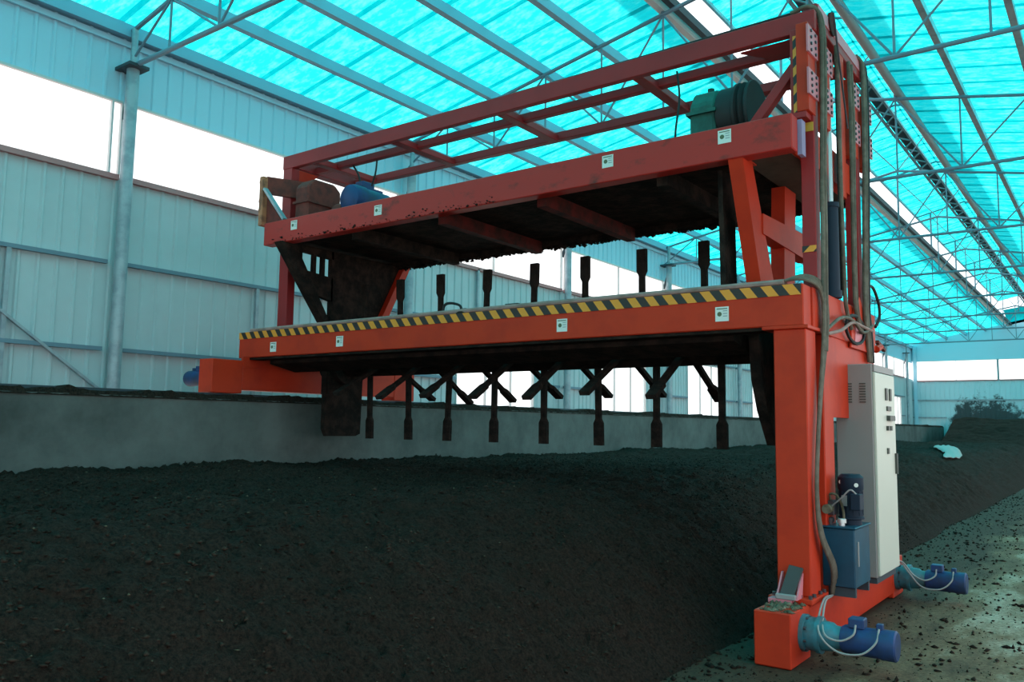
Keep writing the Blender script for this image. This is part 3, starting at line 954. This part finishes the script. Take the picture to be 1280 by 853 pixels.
# conduit along the beam top
part('conduit', MB().tube([(-8.62, 6.24, 2.71), (-6.0, 6.24, 2.715), (-3.5, 6.24, 2.715), (-2.05, 6.24, 2.715)], .026, 8, 2), 'hosepale', smooth=True)
part('conduit', MB().tube([(-8.55, 6.30, 2.705), (-6.0, 6.30, 2.705), (-3.5, 6.30, 2.705), (-2.05, 6.30, 2.71)], .022, 8, 2), 'hosepale', smooth=True)
# compost lump and an old strap left on the beam
lump = MB()
for i in range(9):
    pass
prof = [(0, .11), (.02, .10), (.05, .07), (.07, .03), (.075, .005)]
lu = part('compost_lump', MB().lathe((-5.25, 6.30, 2.68), (-5.25, 6.30, 3), prof, 14), 'caked', smooth=True)
lu.scale = (1, 1, 1)
part('strap_loop', MB().tube([(-5.55, 6.30, 2.70), (-5.53, 6.30, 2.80), (-5.45, 6.30, 2.82), (-5.33, 6.30, 2.79), (-5.30, 6.30, 2.74)], .014, 6), 'black', smooth=True)
part('clamp', MB().box(-4.74, -4.58, 6.27, 6.33, 2.70, 2.755), 'black', bev=.006)

# stickers
def sticker(x, z, w, h, face_y):
    s = part('warning_sticker', MB().box(x - w / 2, x + w / 2, face_y - .004, face_y, z - h / 2, z + h / 2), 'sticker')
    part('sticker_symbol', MB().cyl((x - w * .18, face_y - .004, z + .0), (x - w * .18, face_y - .0055, z), w * .17, 12), 'ink', s)
    for i in range(3):
        part('sticker_line', MB().box(x + w * .08, x + w * .40, face_y - .0055, face_y - .004, z + h * (.18 - .18 * i), z + h * (.24 - .18 * i)), 'inkgrey', s)
    part('sticker_line', MB().box(x - w * .4, x + w * .4, face_y - .0055, face_y - .004, z + h * .33, z + h * .40), 'ink', s)
for x, z in ((-2.516, 2.493), (-4.014, 2.494), (-6.932, 2.491), (-8.087, 2.48)): sticker(x, z, .11, .115, 6.168)
for x, z in ((-2.479, 3.926), (-3.551, 3.917), (-6.396, 3.891), (-7.798, 3.915)): sticker(x, z, .11, .11, 6.168)

# upper deck ----------------------------------------------------------
ub = part('upper_beam', MB().box(-8.37, -1.944, 6.17, 6.31, 3.735, 4.012), 'red_dirty', bev=.008)
ub2 = part('upper_beam', MB().box(-8.37, -2.0, 8.08, 8.22, 3.735, 4.012), 'caked', bev=.008)
dk = part('deck_plate', MB().box(-8.30, -2.40, 6.31, 8.08, 3.80, 3.83), 'caked')
part('deck_plate', MB().box(-2.40, -2.02, 6.31, 8.08, 3.76, 3.79), 'brownplate')
for x in (-8.30, -2.12):
    part('end_beam', MB().box(x, x + .12, 6.31, 8.08, 3.765, 4.0), 'red')
for x in (-6.9, -5.6, -4.35, -3.1):
    part('cross_beam', MB().box(x - .05, x + .05, 6.31, 8.08, 3.66, 3.80), 'darkred' if x in (-4.35, -5.6) else 'caked')
# ragged drips of compost on the rear edge and beneath
rs = np.random.RandomState(17)
n = 700
pts = np.stack([-8.3 + 5.9 * rs.rand(n) - MO[0], 8.10 + .1 * rs.rand(n) - MO[1], 3.735 - .02 * rs.rand(n)], 1)
dr_ = crumbs('caked_drips', pts, .012 + .025 * rs.rand(n) ** 2, M['caked'], 18); dr_.parent = mc; tag(dr_, kind='stuff')
n = 130
q = -8.2 + 3.4 * rs.rand(n)
pts = np.stack([q - MO[0], 6.166 + 0 * q - MO[1], 3.745 + .06 * rs.rand(n) ** 3], 1)
dr_ = crumbs('caked_spots', pts, .006 + .014 * rs.rand(n) ** 2, M['caked'], 19); dr_.parent = mc; tag(dr_, kind='stuff')
part('slide_plate', MB().box(-1.95, -1.915, 6.32, 6.41, 3.72, 4.0), 'lilac', label='pale lilac sliding plate')

# rotor hangers ---------------------------------------------------------
def hanger(x0, x1, solid):
    if solid:   # V shaped plate with slots
        h = part('rotor_hanger', MB().prism([(6.12, 3.74), (6.34, 3.74), (7.10, 2.55), (7.10, 1.95), (6.93, 1.95), (6.93, 2.70)], 'x', x0, x1), 'caked', label='black caked V shaped rotor hanger')
        part('hanger_edge', MB().bar((x1 - .03, 8.26, 3.80), (x1 - .03, 7.62, 2.62), .14, .10, (0, 1, 0)), 'red', h)
        part('hanger_web', MB().prism([(6.95, 3.76), (8.2, 3.76), (7.62, 2.70), (7.50, 1.95), (6.96, 1.95), (6.96, 2.8)], 'x', x0 + .02, x1 - .05), 'caked', h)
        part('cross_tie', MB().prism([(6.30, 3.48), (6.98, 3.42), (6.98, 3.12), (6.60, 3.20)], 'x', x0 + .02, x1 - .05), 'caked', h)
        part('cross_tie', MB().prism([(6.30, 3.76), (6.98, 3.76), (6.98, 3.66), (6.30, 3.69)], 'x', x0 + .02, x1 - .05), 'caked', h)
        for a in (6.44, 6.66, 6.80):
            part('slot_bar', MB().box(x0 + .03, x1 - .06, a, a + .05, 3.40, 3.70), 'caked', h)
        part('bearing', MB().cyl((x0 - .05, 7.2, 2.37), (x1 + .10, 7.2, 2.37), .30, 20), 'caked', h, smooth=True)
        part('skirt', MB().prism([(6.90, 2.3), (7.52, 2.3), (7.50, 1.46), (7.42, 1.43), (6.95, 1.43), (6.90, 1.52)], 'x', x0 + .05, x1 - .02), 'caked', h)
    else:
        h = part('rotor_hanger', MB().quadbox([(x0, 6.18, 3.75), (x1, 6.18, 3.75), (x1, 6.50, 3.75), (x0, 6.50, 3.75), (x0, 6.18, 3.76), (x1, 6.18, 3.76), (x1, 6.50, 3.76), (x0, 6.50, 3.76)]), 'red', label='red slanted hanger frame of the rotor')
        part('hanger_strut', MB().prism([(6.18, 3.75), (6.40, 3.75), (6.98, 2.62), (6.62, 2.62)], 'x', x0, x1), 'red', h)
        part('hanger_strut', MB().prism([(7.20, 3.75), (7.50, 3.75), (7.40, 2.62), (7.12, 2.62)], 'x', x0, x1), 'red', h)
        part('hanger_rail', MB().prism([(6.60, 3.37), (7.85, 3.41), (7.85, 3.17), (6.60, 3.20)], 'x', x0 + .02, x1 + .012), 'red', h)
        part('bearing', MB().cyl((x0 - .10, 7.2, 2.37), (x1 + .05, 7.2, 2.37), .30, 20), 'caked', h, smooth=True)
        part('skirt', MB().prism([(6.50, 2.66), (7.70, 2.66), (7.60, 2.0), (7.45, 1.50), (6.95, 1.46), (6.72, 1.75), (6.60, 2.0)], 'x', x0 + .01, x1 - .02), 'caked', h)
        part('back_web', MB().prism([(6.36, 3.72), (6.62, 3.72), (6.66, 2.7), (6.40, 2.7)], 'x', x0 - .16, x0 - .12), 'caked', h)
hanger(-2.46, -2.34, False)
hanger(-8.10, -7.96, True)

# rotor: tube with paddle tines ------------------------------------------
RY, RZ, RR = 7.2, 2.375, 0.965
sh = part('rotor_tube', MB().cyl((-7.95, RY, RZ), (-2.46, RY, RZ), 0.20, 24), 'caked', smooth=True, label='black rotor tube caked with compost')
def tine_mesh():
    mb = MB()
    # flat bar that widens to a paddle; one closed outline pushed through its thickness
    w0, w1 = .030, .050
    ol = [(-w0, .15), (-w0 * .9, .70), (-w1, .745), (-w1, RR), (w1, RR), (w1, .745), (w0 * .9, .70), (w0, .15)]
    mb.prism(ol, 'y', -.022, .022)     # outline in x,z ; thickness along y
    me = mb.mesh('rotor_tine', M['caked'])
    return me
tm = tine_mesh()
def tine(x, deg):
    o = link('tine', tm, sh)
    a = math.radians(deg)            # 0 = up, 90 = +Y
    o.location = (x - MO[0], RY - MO[1], RZ - MO[2])
    o.rotation_euler = (-a, 0, math.radians(0))
    return o
xd = -2.95
for i in range(8):
    x = xd - .652 * i
    tine(x, 180 + random.uniform(-2, 2))
    tine(x - .15, 0 + random.uniform(-2, 2))
    if x - .4 > -7.8:
        tine(x - .36, 120 + random.uniform(-3, 3))
        tine(x - .30, 240 + random.uniform(-3, 3))
# covers under the lower frame beside the rotor
part('rotor_hood', MB().prism([(6.37, 2.37), (6.37, 2.30), (6.75, 2.22), (6.75, 2.37)], 'x', -8.4, -2.5), 'caked')

# lifting tower, guide posts and top frame ----------------------------------
PZ0, PZ1 = 2.68, 4.785
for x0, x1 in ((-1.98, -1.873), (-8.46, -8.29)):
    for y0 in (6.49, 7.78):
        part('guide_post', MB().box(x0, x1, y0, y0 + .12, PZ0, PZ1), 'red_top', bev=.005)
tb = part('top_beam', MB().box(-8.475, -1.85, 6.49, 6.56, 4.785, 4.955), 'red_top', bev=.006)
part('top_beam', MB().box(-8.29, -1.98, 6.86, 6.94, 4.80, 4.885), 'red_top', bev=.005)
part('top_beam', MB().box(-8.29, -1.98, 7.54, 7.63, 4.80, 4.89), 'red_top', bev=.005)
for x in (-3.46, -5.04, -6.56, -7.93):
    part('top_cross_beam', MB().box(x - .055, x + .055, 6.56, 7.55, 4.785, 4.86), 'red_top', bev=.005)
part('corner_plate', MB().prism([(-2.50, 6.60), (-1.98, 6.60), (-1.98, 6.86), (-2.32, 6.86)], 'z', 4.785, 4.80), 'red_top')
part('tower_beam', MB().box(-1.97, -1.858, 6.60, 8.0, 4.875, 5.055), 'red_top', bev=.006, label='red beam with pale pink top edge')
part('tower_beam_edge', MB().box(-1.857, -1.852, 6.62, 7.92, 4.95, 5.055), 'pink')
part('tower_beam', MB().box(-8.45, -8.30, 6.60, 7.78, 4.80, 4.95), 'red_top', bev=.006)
part('gusset', MB().prism([(6.50, 4.79), (6.50, 4.45), (6.95, 4.79)], 'x', -8.36, -8.32), 'red')
part('knee_brace', MB().bar((-2.02, 6.53, 4.52), (-2.40, 6.53, 4.06), .08, .08, (0, 1, 0)), 'red_top', bev=.005)
part('sheave', MB().lathe((-1.99, 7.0, 5.03), (-1.84, 7.0, 5.03), [(0, .10), (.02, .10), (.03, .08), (.12, .08), (.13, .10), (.15, .10)], 20), 'darkred', smooth=True)
# carriage front plate with hazard tape on the post
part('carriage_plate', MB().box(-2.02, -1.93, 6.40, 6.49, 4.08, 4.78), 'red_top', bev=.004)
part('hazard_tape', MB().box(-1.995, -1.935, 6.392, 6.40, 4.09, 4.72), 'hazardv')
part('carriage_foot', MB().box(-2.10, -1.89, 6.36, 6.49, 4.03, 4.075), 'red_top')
part('warning_triangle', MB().prism([(-1.935, 4.02), (-1.875, 4.02), (-1.875, 3.95), (-1.935, 3.95)], 'y', 6.478, 6.49), 'yellow')
part('hazard_tape', MB().box(-1.98, -1.873, 6.482, 6.49, 2.98, 3.03), 'hazardv')
# bolted guide plates on the outer side
def gplate(y0, y1, z0, z1):
    p = part('guide_plate', MB().prism([(y0, z0), (y1, z0 + .01), (y1, z1 - .0), (y0, z1)], 'x', -1.866, -1.852), 'pink', label='pink primed plate with eight dark bolts')
    for i in range(2):
        for j in range(4):
            yy = y0 + (y1 - y0) * (.28 + .44 * i); zz = z0 + (z1 - z0) * (.14 + .24 * j)
            part('bolt', MB().cyl((-1.853, yy, zz), (-1.842, yy, zz), .013, 6), 'bolt', p)
for y0, y1 in ((6.32, 6.58), (6.75, 6.99), (7.63, 7.88), (8.10, 8.33)):
    gplate(y0, y1, 4.54, 4.76); gplate(y0, y1, 4.20, 4.41)
    part('guide_bracket', MB().box(-1.96, -1.867, y0 + .04, y1 - .04, 4.08, 4.80), 'red', bev=.004)
# upper deck end channel seen between the posts
part('deck_end_plate', MB().box(-2.02, -1.93, 6.62, 7.76, 3.735, 4.01), 'red')
# lifting cylinder with bright rod, chain and its sheave
cy = part('lift_cylinder', MB().lathe((-1.90, 7.0, 2.68), (-1.90, 7.0, 4), [(0, .075), (.06, .075), (.061, .062), (.76, .062), (.761, .07), (.80, .07)], 20), 'cylblue', smooth=True, label='dark blue hydraulic lifting cylinder')
part('piston_rod', MB().cyl((-1.90, 7.0, 3.47), (-1.90, 7.0, 4.62), .026, 14), 'chrome', cy, smooth=True)
part('rod_clevis', MB().box(-1.95, -1.86, 6.94, 7.06, 4.60, 4.72), 'red', cy, bev=.005)
chm = MB().box(-.012, .012, -.02, .02, -.02, .02).mesh('chain_link', M['black'])
lc = part('lift_chain', MB().box(-1.868, -1.862, 7.145, 7.16, 2.70, 4.86), 'black', label='black roller chain')
for i in range(52):
    link('chain_link', chm, lc, (-1.862 - MO[0], 7.152 - MO[1], 2.74 + i * .041))
part('cable_tray', MB().box(-1.90, -1.862, 7.24, 7.38, 3.6, 4.9), 'red')
# steel lug with coiled cable on the side beam
part('lug_plate', MB().prism([(7.35, 2.30), (7.98, 2.30), (7.90, 2.55), (7.68, 2.78), (7.50, 2.66), (7.38, 2.46)], 'x', -1.87, -1.85), 'red', bev=.004)
part('lug_pad', MB().prism([(7.46, 2.36), (7.72, 2.36), (7.72, 2.52), (7.50, 2.52)], 'x', -1.85, -1.845), 'pink')
part('coiled_cable', MB().tube([(-1.835, 7.12 + .32 + .30 * math.cos(t * .7), 2.46 + .12 * math.sin(t * .7)) for t in range(19)], .014, 6, 3), 'black', smooth=True)
part('limit_switch', MB().cyl((-1.87, 8.30, 2.36), (-1.87, 8.46, 2.40), .035, 12), 'red', smooth=True)
part('switch_lever', MB().bar((-1.87, 8.36, 2.44), (-1.87, 8.64, 2.38), .03, .03), 'rust')
part('junction_box', MB().box(-1.90, -1.85, 7.98, 8.10, 2.25, 2.62), 'mud', bev=.006)

# hoses -----------------------------------------------------------------
def hose(pts, r=.016, m='hose', label=None):
    return part('hose', MB().tube(pts, r, 8), m, smooth=True, label=label)
for i in range(5):
    d = .026 * i
    hose([(-2.10, 6.25 + d * .5, 2.725), (-1.93, 6.29 + d * .6, 2.735 + .01 * i), (-1.845, 6.42 + d, 2.68 + .01 * i), (-1.83, 6.50 + d, 2.50), (-1.83, 6.44 + d * .8, 2.22),
          (-1.835, 6.36 + d * .45, 1.88), (-1.84, 6.28 + d * .3, 1.47), (-1.84, 6.235 + d * .3, 1.13), (-1.83, 6.27 + d * .6, .84), (-1.80, 6.44 + d * .9, .58), (-1.845, 6.58 + d * .8, .36)], .012)
for y0, y1, x in ((6.60, 6.52, -1.83), (6.66, 6.57, -1.825)):
    hose([(-2.05, 6.53, 4.985), (-1.90, 6.55, 5.01), (-1.835, y0, 4.90), (x, y0, 4.4), (x, y1 + .02, 3.7), (x, y1, 3.1), (x, y1 - .02, 2.72), (x, y1 - .03, 2.45), (x, y1 - .06, 2.2)], .018)
part('hose', MB().tube([(-8.0, 6.55, 4.972), (-5.0, 6.55, 4.972), (-2.05, 6.53, 4.98)], .012, 6, 4), 'black', smooth=True)
for y0, y1 in ((7.05, 7.10), (7.44, 7.42), (7.52, 7.47)):
    hose([(-1.835, y0, 4.86), (-1.83, y0 + .02, 4.4), (-1.83, (y0 + y1) / 2, 3.6), (-1.83, y1, 3.0), (-1.835, y1 + .05, 2.65), (-1.835, y1 + .2, 2.45)], .018)
for y0 in (7.92, 7.99, 8.06):
    hose([(-1.86, y0 - .1, 5.07), (-1.835, y0, 4.98), (-1.83, y0, 4.4), (-1.83, y0 - .10, 3.4), (-1.83, y0 - .16, 2.7), (-1.83, y0 - .10, 2.44), (-1.85, y0 + .02, 2.22)], .018, 'black' if y0 > 8.0 else 'hose')
hose([(-1.84, 7.80, 2.70), (-1.835, 7.84, 2.86), (-1.83, 8.06, 2.92), (-1.83, 8.28, 2.80), (-1.83, 8.30, 2.66), (-1.84, 8.18, 2.56)], .014, 'black')
hose([(-1.83, 6.58, 2.38), (-1.81, 6.90, 2.50), (-1.81, 7.25, 2.52), (-1.81, 7.6, 2.45), (-1.82, 7.98, 2.55)], .014)
hose([(-1.83, 6.58, 2.34), (-1.81, 6.90, 2.40), (-1.81, 7.25, 2.50), (-1.81, 7.6, 2.50), (-1.82, 7.98, 2.50)], .014, 'hosepale')
part('steel_rope', MB().cyl((-1.80, 6.86, 5.06), (-1.82, 7.30, 4.2), .008, 6), 'bolt')

# drives on the upper deck --------------------------------------------------
gb = part('deck_gearbox', MB().prism([(6.50, 4.01), (6.98, 4.01), (6.98, 4.38), (6.90, 4.51), (6.74, 4.56), (6.58, 4.51), (6.50, 4.38)], 'x', -2.93, -2.70), 'green', bev=.02, label='green deck gearbox')
part('split_flange', MB().box(-2.95, -2.68, 6.47, 7.01, 4.29, 4.32), 'green', gb)
part('gearbox_cover', MB().cyl((-2.70, 6.74, 4.30), (-2.55, 6.74, 4.30), .25, 28), 'black', gb, bev=.01, smooth=True)
part('drive_pulley', MB().lathe((-2.55, 6.74, 4.30), (-2.2, 6.74, 4.30), [(0, .27), (.025, .27), (.04, .24), (.065, .27), (.09, .24), (.115, .27), (.14, .27)], 32), 'black', gb, smooth=True)
part('inspection_cap', MB().cyl((-2.82, 6.72, 4.54), (-2.82, 6.72, 4.59), .03, 12), 'green', gb, smooth=True)
part('drive_cable', MB().tube([(-3.06, 6.5, 4.0), (-3.07, 6.52, 4.2), (-3.05, 6.56, 4.5), (-3.10, 6.62, 4.79)], .01, 6), 'black', gb, smooth=True)
dm = part('deck_motor', MB().lathe((-7.40, 7.25, 4.30), (-7.40, 6.2, 4.30), [(0, .15), (.02, .165), (.40, .165), (.405, .175), (.55, .175), (.60, .16), (.63, .10), (.635, .02)], 28), 'motorblue', smooth=True, label='blue electric motor on the upper deck')
part('motor_foot', MB().box(-7.55, -7.25, 6.75, 7.2, 4.01, 4.16), 'motorblue', dm)
part('terminal_box', MB().box(-7.52, -7.38, 6.85, 7.05, 4.42, 4.56), 'motorblue', dm, bev=.01)
part('cooling_fin', MB().box(-7.41, -7.39, 6.80, 7.2, 4.46, 4.50), 'motorblue', dm)
for a, b in (((-7.62, 6.9, 4.80), (-7.48, 6.9, 4.56)), ((-7.20, 6.9, 4.80), (-7.28, 6.9, 4.48))):
    part('motor_cable', MB().tube([a, ((a[0] + b[0]) / 2 + .02, 6.9, (a[2] + b[2]) / 2), b], .012, 6), 'black', dm, smooth=True)
cp = part('coupling', MB().cyl((-7.75, 6.8, 4.18), (-7.58, 6.8, 4.18), .12, 16), 'rust', smooth=True)
rb = part('rusty_gearbox', MB().prism([(6.42, 4.01), (6.95, 4.01), (6.95, 4.50), (6.85, 4.58), (6.52, 4.58), (6.42, 4.48)], 'x', -8.12, -7.88), 'rust', bev=.02, label='rusty brown gearbox on the upper deck')
part('gearbox_shaft', MB().cyl((-8.28, 6.7, 4.42), (-8.12, 6.7, 4.42), .06, 14), 'rust', rb, smooth=True)
part('gearbox_rib', MB().box(-8.14, -7.86, 6.40, 6.97, 4.27, 4.30), 'rust', rb)
# chain guard and strap at the outer end of the upper deck
cg = part('chain_guard', MB().box(-8.50, -8.43, 6.17, 6.27, 4.0, 4.62), 'rustlight', bev=.006, label='pale rusty upright of the chain guard')
part('guard_box', MB().bar((-8.46, 6.24, 4.52), (-8.20, 6.62, 4.50), .05, .22), 'rust', cg)
part('guard_strap', MB().bar((-8.42, 6.20, 4.46), (-8.02, 6.20, 4.02), .03, .06, (0, 1, 0)), 'galv', cg)
part('guard_sheet', MB().prism([(-8.43, 4.02), (-8.43, 4.36), (-8.12, 4.02)], 'y', 6.24, 6.26), 'rust', cg)
for z in (4.18, 4.30, 4.54):
    part('guard_lug', MB().box(-8.53, -8.50, 6.19, 6.25, z, z + .04), 'rustlight', cg)
for x, w in ((-7.72, .05), (-7.0, .07), (-6.2, .04), (-2.95, .04)):
    pass
